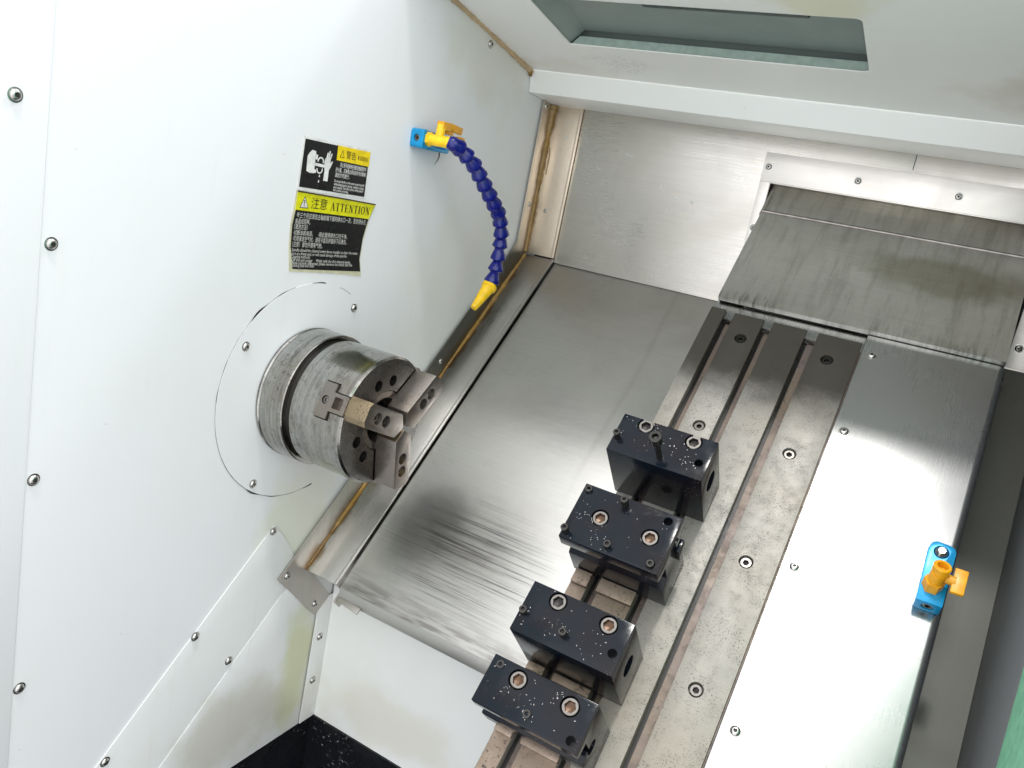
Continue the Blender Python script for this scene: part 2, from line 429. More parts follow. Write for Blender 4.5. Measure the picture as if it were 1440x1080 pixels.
# lower corner plates
low = thing('lower_wall_plate', (0, -.1, -.557), 'white sheet with a sloping top edge screwed to the lower left wall', 'panel')
A = []
for t in range(9):       # rounded upper corner
    a = t/8*pi/2
    A.append(yz(.149 + .02*(1-cos(a)) - .0, -.114 - .09*sin(a)))
poly = [yz(.62, -.114)] + [yz(.149, -.114)] + A[1:] + [(.1195, -.30), (.1195, -.5565), (-.50, -.5565), (-.50, -.48)]
MB().prism(poly, .0006, .0018, 0, .0003).build('plate', 'lower', low)
poly2 = [(.0063, -.3032), (-.1722, -.4787), (-.25, -.5562), (.086, -.5562), (.086, -.31), (.04, -.285)]
MB().prism(poly2, .0019, .0025, 0, .0002).build('overlap_plate', 'lower', low)
for (y, z, x) in [(-.0258, -.1945, .0022), (-.1394, -.3063, .0022), (-.0771, -.3692, .0022), (-.2522, -.4234, .0022)]:
    button_screw(low, (x, y, z), (1, 0, 0), .0048)

# front apron
ap = thing('front_apron', (.45, .122, -.557), 'white vertical apron panel under the slanted sheet, above the black sump', 'panel')
MB().box((.004, .122, -.557), (.98, .130, -.24)).build('panel', 'apron', ap)
MB().prism([(.0875, -.5555), (.122, -.5555), (.122, -.34), (.0905, -.34)], .0036, .005, 0, .0004).build('side_flange', 'apron', ap)
for (y, z) in [(.1045, -.4081), (.1035, -.4844)]: button_screw(ap, (.005, y, z), (1, 0, 0), .0052)
# sump
sp = thing('sump_tray', (.3, -.2, -.75), 'oily black sump tray at the bottom of the machine', 'sump')
MB().box((.0, -.7, -.76), (.98, .119, -.75)).build('floor', 'sump', sp)
MB().box((-.012, -.7, -.75), (-.001, .119, -.5575)).build('side_wall', 'sump', sp)
MB().box((-.001, .1195, -.76), (.98, .1295, -.5578)).build('rear_wall', 'sump', sp)

# ------------------------------------------------------------ guard strip along the wall
gs = thing('guard_strip', (.03, .1, -.23), 'stainless guard strip with a brown rust line along the side panel', 'guard strip')
fl = [yz(.1975, -.1885), yz(.1965, -.317), yz(.160, -.3195), yz(.156, -.2285), (.5262, .2065), (.5262, .4700), (.4878, .4690), (.4898, .2285), yz(-.4656, -.1885)]
MB().prism(fl, .0034, .0054, 0, .0004).build('wall_flange', 'flange', gs)
MB('S').box((.0055, -.1605, -.2290), (.0635, .5175, -.2270), .0003).build('ledge', 'strip', gs)
MB('S').box((.0605, -.1610, -.2292), (.0655, .5175, -.2243), .0012).build('lip', 'strip', gs)
MB('S').box((.0625, -.1600, -.2900), (.0640, .5165, -.2295), .0003).build('inner_web', 'flange', gs)
MB().box((.0055, .5245, .2085), (.0625, .5265, .4700), .0003).build('upright_ledge', 'strip_back', gs)
MB().box((.0600, .5215, .2085), (.0650, .5268, .4700), .0012).build('upright_lip', 'strip_back', gs)
MB('S').box((.070, -.1790, -.2450), (.110, -.1690, -.2415), .0006, Matrix.Rotation(-.1, 4, 'Z')).build('end_tab', 'flange', gs)
MB('S').box((.066, -.1800, -.2600), (.069, -.1500, -.2415), .0006).build('end_tab_foot', 'flange', gs)
for (p, r) in [((.0054, .0105, -.2723), .005), ((.0054, .0800, -.3420), .005), ((.0054, .3064, .0183), .004), ((.0054, .5058, .2935), .004), ((.0054, .497, .462), .0045)]:
    button_screw(gs, p, (1, 0, 0), r)
button_screw(gs, (.030, .5245, .288), (0, -1, 0), .003)
# rust bead in the corner, irregular thickness
def bead(pts, rf, name, mat, parent, n=90):
    P = [Vector(p) for p in pts]; L = []; R = []
    seg = [(P[i+1]-P[i]).length for i in range(len(P)-1)]; tot = sum(seg)
    for k in range(n+1):
        s = tot*k/n; i = 0
        while i < len(seg)-1 and s > seg[i]: s -= seg[i]; i += 1
        L.append(P[i]+(P[i+1]-P[i])*(s/seg[i])); R.append(rf(k/n)*(.75+.5*random.random()))
    return MB().tube(L, R, 8).build(name, mat, parent, 60)
def S(x, u, n): y, z = yz(u, n); return (x, y, z)
bead([S(.0060, .155, -.2268), S(.0060, -.516, -.2268)], lambda t: .0014+.0020*max(0, sin(t*9+.6))*(t > .1)+.0014*t, 'rust_line', 'rust', gs, 140)
bead([(.0060, .5238, .21), (.0060, .5238, .468)], lambda t: .0032+.0026*t*t+.0010*abs(sin(t*8)), 'rust_line', 'rust', gs, 70)
bead([(.0060, .5238, .395), (.014, .5244, .397), (.0165, .5244, .385), (.0165, .5244, .350)], lambda t: .0010, 'rust_run', 'rust', gs, 30)

# ------------------------------------------------------------ big slanted sheet
sl = thing('slant_sheet', (.3, 0, -.25), 'large brushed stainless sheet sloping down between the guard strip and the slotted table', 'cover sheet')
MB('S').box((.0680, -.1600, -.2340), (.640, .5150, -.2320), .0003).build('sheet', 'sheet', sl)
y0, z0 = yz(.160, -.2330)
MB().box((.0685, y0-.0010, z0-.0185), (.640, y0+.0010, z0+.0005), .0003).build('front_lip', 'sheet_pale', sl)

# ------------------------------------------------------------ back panel
bp = thing('back_panel', (.5, .53, .2), 'upright stainless back panel with pale smears below the white beam', 'panel')
for (xa, xb, yy) in ((.0655, .5995, .5270), (.6005, 1.05, .5272)):
    bs = MB().box((xa, yy, .2010), (xb, .5300, .4755), .0003).build('sheet', 'back', bp)
    cut = MB(); cut.box((.4065, .50, .2095), (.7905, .56, .3980)); boolcut(bs, cut)
fr = MB()
fr.box((.3905, .5235, .3990), (.84, .5271, .4430), .0004)
fr.box((.4062, .5240, .3975), (.84, .5600, .3989), .0002)
fr.box((.3905, .5255, .2090), (.4060, .5271, .3989), .0003)
fr.box((.788, .5255, .2030), (.84, .5271, .3989), .0003)
fr.build('opening_frame', 'frame', bp)
for (x, z) in [(.3991, .4213), (.5322, .4205), (.6679, .4202), (.3990, .3268), (.7971, .2323)]:
    button_screw(bp, (x, .5235 if z > .4 else .5255, z), (0, -1, 0), .0048)
# pale smears of dried coolant, thin raised films
for (x, z, L, a, w) in [(.165, .405, .018, -.3, .0016), (.115, .375, .014, -.5, .0012), (.235, .360, .016, -.8, .0020), (.262, .350, .010, .1, .003),
                        (.25, .325, .020, 1.2, .0015), (.29, .348, .010, -.6, .003), (.28, .335, .006, .5, .003), (.045, .42, .006, .6, .003), (.047, .445, .004, 1.2, .002)]:
    pts = [(x+cos(a+.6*t)*L*t, (.5268 if x > .07 else .5243), z+sin(a+.6*t)*L*t) for t in [i/6-.5 for i in range(7)]]
    t = bmesh.new(); rows = []
    for i, p in enumerate(pts):
        ww = w*(1-(2*i/6-1)**2)*.6+w*.15
        rows.append([t.verts.new((p[0]+sin(a)*-ww, p[1], p[2]+cos(a)*ww)), t.verts.new((p[0]+sin(a)*ww, p[1], p[2]-cos(a)*ww))])
    for i in range(6): t.faces.new((rows[i][0], rows[i][1], rows[i+1][1], rows[i+1][0]))
    sm = MB(); sm.merge(t); sm.build('coolant_smear', 'smear', bp)

# ------------------------------------------------------------ telescopic cover emerging from the back panel
tc = thing('telescopic_cover', (.6, .35, .25), 'worn grey steel way cover sloping out of the back panel opening', 'way cover')
mb = MB('S')
mb.prism([(.4048, -.0915), (.5880, -.0915), (.5880, -.0930), (.4063, -.0930), (.4063, -.100), (.4048, -.100)], .4150, .7775, 0)
mb.box((.4150, .4060, -.228), (.4165, .64, -.0931)); mb.box((.7760, .4060, -.228), (.7775, .64, -.0931))
mb.build('cover_section', 'cover', tc)
MB('S').tube([(.4155, .5890, -.0915), (.78, .5890, -.0915)], .0028, 10).build('wiper_rod', 'ring', tc)
mb = MB('S'); mb.prism([(.4100, .5920), (.4100, .7450), (.7950, .7450), (.7950, .5920)], -.1030, -.1012, 2)
mb.build('rear_section', 'cover', tc)
MB('S').box((.4155, .5868, -.1010), (.7900, .5920, -.0935), .0002).build('wiper_lip', 'dark', tc)

# ------------------------------------------------------------ slide cover at right
sc_ = thing('slide_cover', (.7, 0, -.15), 'bright stainless cover sheet with a rounded right edge, right of the slotted table', 'cover sheet')
prof = [(.6180, -.112), (.6180, -.1008), (.6188, -.100)]
for k in range(7):
    a = k/6*pi/2; prof.append((.772+.0085*sin(a), -.1085+.0085*cos(a)))
prof += [(.7805, -.2295), (.7790, -.2295), (.7790, -.112)]
MB('S').prism(prof, -.36, .4035, 1).build('sheet', 'slide_sheet', sc_)
MB('S').box((.4120, .3765, -.1080), (.6195, .4035, -.1035), .0003).build('rear_strip', 'slide_sheet', sc_)
for (x, u) in [(.6313, -.372), (.6318, -.246), (.632, -.0538), (.6335, .137)]:
    button_screw(sc_, (x, -u, -.1000), (0, 0, 1), .0052, 'S')
# dark painted casing beside it
dk = thing('side_casing', (.8, 0, -.2), 'dark grey-green painted casing beside the bright slide cover at the right edge', 'casing')
MB('S').box((.7815, -.45, -.2400), (.8400, .5140, -.2300), .0005).build('floor_sheet', 'darkpaint', dk)
MB('S').box((.8403, -.45, -.2400), (.8500, .5140, .3500), .0005).build('side_sheet', 'darkpaint2', dk)
gd = thing('door_edge', (.86, -.1, -.2), 'light green door edge in the bottom right corner', 'door')
MB().prism([(.002, .004), (-.041, -.0844), (-.10, -.205), (-.4, -.205), (-.4, .55), (.002, .55)], .8400, .90, 0, .002).build('door_skin', 'green', gd)

# ------------------------------------------------------------ hood, beam, lamp window
hd = thing('hood_panel', (.5, .25, .54), 'white painted roof panel sloping over the chamber with a yellow stain', 'panel')
def cz(y): return .5076 - (y-.4272)*(.5447-.5076)/(.4272-.1891)
wx0, wx1, wy0, wy1 = .1285, .5390, .1630, .3060
def rr_poly(x0, x1, y0, y1, r, n=5):
    out = []
    for (cx, cy, a0) in ((x1-r, y1-r, 0), (x0+r*.4, y1-r*.4, pi/2), (x0+r, y0+r, pi), (x1-r, y0+r, 1.5*pi)):
        rr = r if cx != x0+r*.4 else r*.4
        for k in range(n+1):
            a = a0+pi/2*k/n; out.append((cx+rr*cos(a), cy+rr*sin(a)))
    return out
t = MB(); t.prism([(y, cz(y)) for y in (.07, .4268)] + [(y, cz(y)+.0015) for y in (.4268, .07)], -.001, 1.05, 0)
roof = t.build('roof_sheet', 'hood', hd)
cut = MB(); cut.prism(rr_poly(wx0, wx1, wy0, wy1, .008), .45, .62, 2); boolcut(roof, cut)
MB().prism([(.07, cz(.07)), (.07, cz(.07)+.03), (.068, cz(.07)+.03), (.068, cz(.07)-.001)], -.001, 1.05, 0).build('front_lip', 'hood', hd)
bead([(.0015, .19-.12, cz(.07)-.001), (.0015, .30, cz(.30)-.001), (.0015, .425, cz(.425)-.0015)], lambda t: .0022+.0022*abs(sin(t*5+.3))+.001*t, 'sealant', 'seal', hd, 120)
MB().tube([(.003, .418, .506), (.004, .426, .504), (.0025, .4275, .497)], [.002, .0045, .003], 8).build('sealant_lump', 'rust', hd)
bm_ = thing('roof_beam', (.5, .48, .47), 'bright white folded beam running along the top of the back panel', 'beam')
MB().prism([(.4276, .5085), (.4372, .4730), (.5265, .4690), (.5300, .4756), (.5300, .52), (.4290, .52)], .0008, 1.05, 0, .0012).build('beam_body', 'beam', bm_)
# lamp recess above the window
lw = thing('lamp_window', (.33, .23, .55), 'grey-green recessed lamp window in the white roof panel', 'lamp window')
dep = .022
def cp(x, y, d): return (x, y+d*.154, cz(y)+d*.988)
mb = MB()
o_ = [(wx0+.001, wy0-.03), (wx1+.02, wy0-.03), (wx1+.02, wy1+.002), (wx0-.002, wy1+.002)]
i_ = [(wx0+.03, wy0-.03), (wx1+.02, wy0-.03), (wx1+.02, wy1+.001), (wx0+.016, wy1+.001)]
vs = [cp(x, y, .0022) for x, y in o_]+[cp(x, y, dep) for x, y in i_]
vs2 = [cp(x, y, .0022) for x, y in [(wx0-.02, wy0-.05), (wx1+.04, wy0-.05), (wx1+.04, wy1+.02), (wx0-.02, wy1+.02)]]+[cp(x, y, dep+.01) for x, y in [(wx0-.02, wy0-.05), (wx1+.04, wy0-.05), (wx1+.04, wy1+.02), (wx0-.02, wy1+.02)]]
mb.faces(vs+vs2, [(4, 5, 6, 7), (0, 1, 5, 4), (1, 2, 6, 5), (3, 0, 4, 7), (12, 15, 14, 13), (8, 9, 13, 12), (9, 10, 14, 13), (10, 11, 15, 14), (11, 8, 12, 15), (0, 8, 9, 1), (1, 9, 10, 2), (2, 10, 11, 3), (3, 11, 8, 0)])
mb.build('recess', 'lamp_in', lw)
mb = MB(); mb.faces([cp(wx0+.002, wy1+.0012, .0024), cp(wx1+.018, wy1+.0012, .0024), cp(wx1+.018, wy1+.0002, dep-.009), cp(wx0+.012, wy1+.0002, dep-.009)], [(0, 1, 2, 3)])
mb.build('recess_edge', 'lamp_lip', lw)
MB().box(cp(.27, .196, .014), tuple(a+b for a, b in zip(cp(.27, .196, .014), (.205, .012, .012))), .002).build('tube_holder', 'lamp_dark', lw)
MB().lathe([(0, .009), (.004, .009), (.005, .007)], AX(cp(.186, .195, .026), (0, -.15, -.988)), 24).build('knob', 'lamp_dark', lw)
MB().lathe([(0, .006), (.004, .006), (.005, .005)], AX(cp(.170, .188, .024), (0, -.15, -.988)), 24).build('knob', 'lamp_dark', lw)

# ------------------------------------------------------------ cross slide with T-slots
ct = thing('slotted_table', (.51, 0, -.2), 'ground iron table with T-slots and sunk bolts, sloping down the middle', 'machine table')
V0, V1 = -.42, .3885
MB('S').box((.4112, V0, -.21), (.6158, .3760, -.1135), .0005).build('bed', 'slot', ct)
strips = [(.4110, .4322), (.4455, .4868), (.4998, .5448), (.5600, .6160)]
bolts = {1: [(.4678, -.3464), (.468, -.1935), (.468, -.0395), (.468, .116)], 3: [(.5822, -.347), (.5826, -.1927), (.5829, -.0388), (.5842, .116)]}
MB('S').box((.6162, V0, -.130), (.6178, .386, -.1045)).build('side_shim', 'slot', ct)
for i, (a, b) in enumerate(strips):
    mb = MB('S'); mb.box((a, V0, -.1130), (b, V1+(.002 if i == 0 else 0), -.1000), .0007)
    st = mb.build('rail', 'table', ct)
    if i in bolts:
        cut = MB('S')
        for (x, u) in bolts[i]: cut.lathe([(-.1085, .0082), (-.09, .0082)], Matrix.Translation((x, -u, 0)), 32)
        boolcut(st, cut)
        for (x, u) in bolts[i]: cap_screw(ct, (x, -u, -.1084), (0, 0, 1), .0064, .0062, 'S', 'ring' if u > -.3 else 'screw_dark', spin=u*9)
# dark strip as undercut shadow at the foot of each slot's left flank
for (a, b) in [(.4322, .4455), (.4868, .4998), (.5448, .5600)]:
    MB('S').box((a+.0002, V0, -.1134), (a+.0042, .3758, -.1126), 0).build('slot_shadow_strip', 'dark', ct)

# ------------------------------------------------------------ tool blocks
TOP = -.005
def boxbore(cut, x0, u, n, r, dx=.03):
    cut.lathe([(0, r), (dx, r)], AX((x0, -u, n), (1, 0, 0)), 32)
def post(parent, x, u, h, r=.0042, name='set_screw'):
    cap = cap_screw(parent, (x, -u, TOP-.002), (0, 0, 1), r, h+.002, 'S', 'screw_dark', 'socket', x*30)
    cap.name = name; return cap
def tool_block(label, prof, x0, x1, cbores, holes, posts, sidebores, group='black tool blocks bolted to the slotted table', rustsock=()):
    us = [p[0] for p in prof]
    t = thing('tool_block', ((x0+x1)/2, -(min(us)+max(us))/2, -.1), label, 'tool block', 'S', group)
    mb = MB('S'); mb.prism([(-u, n) for u, n in prof], x0, x1, 0, .0008)
    b = mb.build('body', 'black', t)
    cut = MB('S')
    for (x, u) in cbores: cut.lathe([(TOP-.0075, .0100), (TOP+.01, .0100)], Matrix.Translation((x, -u, 0)), 40)
    for (x, u) in holes: cut.lathe([(TOP-.012, .0048), (TOP+.01, .0048)], Matrix.Translation((x, -u, 0)), 24)
    for (u, n, r) in sidebores: boxbore(cut, x1-.02, u, n, r)
    boolcut(b, cut)
    for k, (x, u) in enumerate(cbores):
        s = cap_screw(t, (x, -u, TOP-.0074), (0, 0, 1), .0086, .0068, 'S', 'ring', 'socket_rust' if k in rustsock else 'socket', x*20, .62)
    for (x, u, h) in posts: post(t, x, u, h)
    # swarf: tiny bright chips clustered on the cap
    sw = MB('S'); ua, ub = min(p[0] for p in prof), max(p[0] for p in prof)
    cl = [(random.uniform(x0+.008, x1-.008), random.uniform(ua+.006, ub-.006)) for _ in range(5)] + [(x, u) for x, u, h in posts[:3]]
    for k in range(60):
        if random.random() < .85: cx, cu = random.choice(cl); cx += random.gauss(0, .006); cu += random.gauss(0, .005)
        else: cx, cu = random.uniform(x0+.002, x1-.002), random.uniform(ua+.002, ub-.002)
        if not (x0+.002 < cx < x1-.002 and ua+.002 < cu < ub-.002): continue
        if any((cx-a)**2+(cu-b)**2 < .0103**2 for a, b in cbores) or any((cx-a)**2+(cu-b)**2 < .005**2 for a, b in holes): continue
        L = random.uniform(.0002, .0008); w = random.uniform(.00015, .0003); a = random.random()*pi
        sw.box((cx-L, -cu-w, TOP-.0001), (cx+L, -cu+w, TOP+.0002), 0, Matrix.Rotation(a, 4, 'Z'))
    tag(sw.build('swarf', 'screw', t, 60), kind='stuff')
    return t
def full(u0, u1): return [(u0, -.1), (u0, TOP), (u1, TOP), (u1, -.1)]
X0, X1 = .4085, .5225
b1 = tool_block('topmost black tool block of the four, with a long bolt standing in it', full(-.1195, -.0665), X0, X1,
    [(.4384, -.1120), (.4966, -.1105)], [(.5115, -.0870)], [(.4140, -.0865, .011)], [(-.092, -.045, .0125)])
mb = MB(); head_mesh(mb, Matrix.Identity(4), .0074, .010, .0036, .006); mb.lathe([(-.037, .0036), (0, .0036)], None, 16)
me = bpy.data.meshes.new('standing_bolt'); mb.bm.to_mesh(me); mb.bm.free()
for q in me.polygons: q.use_smooth = True
me.set_sharp_from_angle(angle=radians(40)); me.materials.append(M['screw_dark'])
o = bpy.data.objects.new('standing_bolt', me); COL.objects.link(o); o.parent = b1
W = ROT @ AX((.4672, .0790, TOP+.030), (-.06, .0, 1)); o.matrix_basis = WORLD[b1.name].inverted() @ W
o['label'] = 'long cap bolt standing half out of the block'
b2 = tool_block('second black tool block from the top, screws on both long sides of its cap',
    [(-.0085, -.1), (-.0085, -.062), (.004, -.056), (.004, -.026), (-.0175, -.026), (-.0175, TOP), (.0525, TOP), (.0525, -.0235), (.034, -.026), (.034, -.050), (.046, -.058), (.046, -.1)], X0-.001, X1-.001,
    [(.4401, .0158), (.4983, .0166)], [(.5085, -.0080), (.5105, .0440)], [(.4137, -.0110, .003), (.4590, -.0085, .014), (.4125, .0445, .010), (.4617, .0430, .007), (.5105, .0445, .004)], [], rustsock=(0, 1))
b3 = tool_block('third black tool block from the top, with a slanting slot in its right side', full(.1085, .1645), X0, X1,
    [(.4414, .1189), (.4986, .1198)], [(.5136, .1439)], [(.4140, .1425, .007), (.4619, .1470, .009)], [(.1365, -.050, .0115)], rustsock=(1,))
b4 = tool_block('lowest black tool block, at the bottom of the picture, with orange rust in one socket',
    [(.1925, -.1), (.1925, TOP), (.2420, TOP), (.2420, -.020), (.2260, -.022), (.2260, -.045), (.2420, -.048), (.2420, -.070), (.2340, -.072), (.2340, -.1)], X0, X1,
    [(.4416, .2055), (.4987, .2060)], [(.5128, .2330)], [(.4184, .2000, .0012), (.4647, .2300, .0015)], [(.222, -.050, .008)], rustsock=(0, 1))
# side lugs of the second block
MB('S').box((X1-.001, -.010, -.050), (X1+.004, .006, -.030), .001).build('side_lug', 'black', b2)
# loose key plates lying across the rails below the blocks
def key_plates(u, lab, d=.011):
    t = thing('key_plate', (.45, -u, -.1), lab, 'key plate', 'S', 'key plates under the tool blocks')
    MB('S').box((.4125, -u-d, -.0998), (.4330, -u, -.0925), .0008).build('plate', 'rusty', t)
    MB('S').box((.4445, -u-d, -.0998), (.4880, -u, -.0925), .0008).build('plate', 'rusty', t)
key_plates(.0465, 'pitted rusty key plates sticking out under the second tool block', .017)
key_plates(.1650, 'pale key plates showing as slivers between the third and lowest tool blocks', .009)
key_plates(.2345, 'key plates at the foot of the lowest tool block', .010)
# dark chips and oily rail tops between blocks
MB('S').box((.4116, -.1080, -.0999), (.4322, -.0640, -.0990), .0003).build('rail_patch', 'rusty', ct)
MB('S').box((.4456, -.1080, -.0999), (.4866, -.0640, -.0990), .0003).build('rail_patch', 'rusty', ct)
MB('S').box((.4116, -.3600, -.0999), (.4322, -.2450, -.0994), .0002).build('rail_patch', 'rusty', ct)
MB('S').box((.4456, -.3600, -.0999), (.4866, -.2450, -.0994), .0002).build('rail_patch', 'rusty', ct)

# ------------------------------------------------------------ chuck
ch = thing('lathe_chuck', (0, 0, 0), 'round three-jaw steel chuck sticking out of the white side panel', 'chuck')
XM = AX((0, 0, 0), (1, 0, 0))
MB().lathe([(.0021, .0872), (.0050, .0876), (.0062, .0868), (.0068, .0862), (.0074, .0870), (.0100, .0872), (.0430, .0870), (.0443, .0858), (.0443, .060)], XM, 160, False).build('back_plate', 'chuck', ch)
MB().lathe([(.040, .0790), (.056, .0790)], XM, 96, False).build('gap_ring', 'dark', ch)
body = MB().lathe([(.0525, .070), (.0525, .0815), (.0535, .0826), (.1305, .0826), (.1330, .0800), (.1330, .0395), (.1300, .0385), (.1300, .0290), (.1180, .0280), (.1180, .0225), (.100, .0225), (.100, .010)], XM, 160, True).build('body', 'chuck', ch)
cut = MB()
JA = [160, 40, -80]
for c in (99, -21, -141):
    for d in (-15.5, 15.5):
        a = radians(c+d); cut.lathe([(.1200, .0072), (.14, .0072)], AX((0, .052*cos(a), .052*sin(a)), (1, 0, 0)), 24)
def rot_x(a): return Matrix.Rotation(radians(a), 4, 'X')
def jaw_poly(cutter, a, hw, x0, x1, r0, r1):     # box radially along angle a
    t = bmesh.new(); bmesh.ops.create_cube(t, size=1)
    bmesh.ops.scale(t, vec=(x1-x0, r1-r0, hw*2), verts=t.verts)
    bmesh.ops.translate(t, vec=((x0+x1)/2, (r0+r1)/2, 0), verts=t.verts)
    bmesh.ops.transform(t, matrix=rot_x(a), verts=t.verts); cutter.merge(t)
def tee(hw1, hw2, xb, xm, xt, r0, r1, a):
    t = MB(); T = [(-hw1, xm), (-hw2, xm-.0002), (-hw2, xb), (hw2, xb), (hw2, xm-.0002), (hw1, xm), (hw1, xt), (-hw1, xt)]
    v0 = [(x, r0, z) for z, x in T]; v1 = [(x, r1, z) for z, x in T]; n = len(T)
    t.faces(v0+v1, [tuple(range(n)), tuple(range(2*n-1, n-1, -1))]+[(i, i+n, (i+1) % n+n, (i+1) % n) for i in range(n)])
    bmesh.ops.recalc_face_normals(t.bm, faces=t.bm.faces)
    bmesh.ops.transform(t.bm, matrix=rot_x(a), verts=t.bm.verts); return t
for a in JA: cut.merge(tee(.0130, .0231, .0922, .1132, .14, .0262, .10, a).bm)
boolcut(body, cut)
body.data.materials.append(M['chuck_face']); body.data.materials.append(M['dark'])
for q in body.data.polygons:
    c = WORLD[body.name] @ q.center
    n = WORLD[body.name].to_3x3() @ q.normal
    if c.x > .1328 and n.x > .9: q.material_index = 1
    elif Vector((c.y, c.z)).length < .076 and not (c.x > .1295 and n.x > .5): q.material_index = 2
MB().lathe([(.1302, .0390), (.1312, .0380), (.1312, .0300), (.1302, .0290)], XM, 96, False).build('bore_ring', 'jaw', ch)
for c in (99, -21, -141):
    for d in (-15.5, 15.5):
        a = radians(c+d)
        s = cap_screw(ch, (.1205, .052*cos(a), .052*sin(a)), (1, 0, 0), .0062, .005, 'W', 'screw_dark')
for a in (100, -20, -140):
    cap_screw(ch, (.1185, .0255*cos(radians(a)), .0255*sin(radians(a))), (1, 0, 0), .0048, .006, 'W', 'ring')
FJ = .1655
for ji, a in enumerate(JA):
    R_ = rot_x(a)
    j = MB(); pts = [(.0030, 0), (.0140, .0152), (.0790, .0152), (.0835, .0090), (.0835, -.0090), (.0790, -.0152), (.0140, -.0152)]
    t = MB(); t.prism(pts, .1345, FJ, 0, .0005)
    bmesh.ops.transform(t.bm, matrix=R_, verts=t.bm.verts)
    jo = t.build('jaw', ['jaw', 'jaw_rust'], ch)
    cut = MB()
    for r in (.0425, .0605):
        cut.lathe([(FJ-.011, .0074), (FJ+.01, .0074)], R_ @ AX((0, r, 0), (1, 0, 0)), 28)
    if ji == 0: pass
    boolcut(jo, cut)
    for q in jo.data.polygons:
        n = (R_.inverted().to_3x3() @ (WORLD[jo.name].to_3x3() @ q.normal))
        if (n.y > .7 and ji == 0 and (R_.inverted() @ (WORLD[jo.name] @ q.center)).y > .077) or (ji == 2 and n.y < -.3 and abs(n.x) < .3): q.material_index = 1
    for r in (.0425, .0605):
        W = R_ @ AX((FJ-.0108, r, 0), (1, 0, 0)); mb = MB(); head_mesh(mb, Matrix.Identity(4), .0066, .0060, .0032, .0045)
        me = bpy.data.meshes.new('jaw_bolt'); mb.bm.to_mesh(me); mb.bm.free(); me.materials.append(M['ring' if r > .05 else 'screw_dark'])
        o = bpy.data.objects.new('jaw_bolt', me); COL.objects.link(o); o.parent = jo; o.matrix_basis = WORLD[jo.name].inverted() @ W
    # master jaw, a T in the body's slot
    t = tee(.0117, .0217, .0936, .1118, .1344, .0270, .0846, a)
    mj = t.build('master_jaw', 'jaw', ch)
    cut = MB()
    u = bmesh.new(); bmesh.ops.create_cube(u, size=1); bmesh.ops.scale(u, vec=(.013, .02, .014), verts=u.verts); bmesh.ops.translate(u, vec=(.1215, .084, 0), verts=u.verts); bmesh.ops.transform(u, matrix=R_, verts=u.verts); cut.merge(u)
    cut.lathe([(.0780, .0052), (.09, .0052)], R_ @ AX((.1025, 0, 0), (0, 1, 0)), 24)
    boolcut(mj, cut)
    mb = MB(); head_mesh(mb, R_ @ AX((.1025, .0782, 0), (0, 1, 0)), .0044, .0045, .0020, .003)
    mb.build('set_screw', 'ring', mj)

# ------------------------------------------------------------ coolant hose on the side panel
hz = thing('coolant_hose', (0, .15, .352), 'segmented dark blue coolant hose with yellow tip curving from a blue valve block', 'coolant hose')
blk = MB().prism([(.1380, .3420), (.1370, .3620), (.1400, .3650), (.1990, .3650), (.2045, .3620), (.2045, .3430), (.2010, .3405), (.1400, .3395)], .0005, .0222, 0, .0014).build('manifold_block', 'bluepl', hz)
cut = MB(); cut.box((.0125, .1440, .3445), (.05, .1950, .3760)); cut.lathe([(-.002, .0050), (.010, .0050)], AX((.0108, .1360, .3525), (0, 1, 0)), 28); boolcut(blk, cut)
s = cap_screw(blk, (.0108, .1445, .3525), (0, -1, 0), .0045, .005, 'W', 'ring', 'socket_rust'); s.name = 'block_screw'
mb = MB()
mb.lathe([(0, .0096), (.014, .0096)], AX((.0130, .1500, .3535), (1, 0, 0)), 6)
mb.lathe([(0, .0078), (.024, .0080), (.026, .0072)], AX((.0260, .1500, .3535), (1, .06, 0)), 24)
mb.lathe([(-.008, .0076), (.010, .0084), (.012, .0078)], AX((.0490, .1515, .3535), (1, .1, 0)), 24)
mb.lathe([(0, .0062), (.016, .0062), (.017, .0050)], AX((.0380, .1520, .3590), (0, .1, 1)), 20)
mb.build('valve_body', 'yellow', hz)
mb = MB(); mb.box((.032, .1500, .3690), (.044, .1690, .3800), .0015); mb.box((.034, .1690, .3700), (.041, .2020, .3800), .0012, Matrix.Rotation(-.06, 4, 'X')); mb.box((.033, .1640, .3650), (.040, .1820, .3720), .001)
mb.box((.030, .2020, .3560), (.037, .2180, .3670), .0015)
mb.build('valve_lever', 'orange', hz)
MB().tube([(.006, .203, .3425), (.0065, .2045, .3350), (.005, .2035, .3290), (.004, .1990, .3220)], [.0012, .0009, .0006, .0002], 8).build('tape_end', 'dark', hz)
HP = [(.0620, 0.1530, 0.3530), (0.065, 0.1718, 0.3479), (0.072, 0.1866, 0.3367), (0.0752, 0.2048, 0.3264), (0.0785, 0.2162, 0.312), (0.0818, 0.2332, 0.2994), (0.085, 0.2485, 0.2846), (0.085, 0.2717, 0.2694), (0.085, 0.2831, 0.2512), (0.085, 0.2915, 0.234), (0.085, 0.2899, 0.2161), (0.085, 0.2927, 0.1966), (0.085, 0.2884, 0.1767), (0.0833, 0.2865, 0.1631)]
HP = [Vector(p) for p in HP]
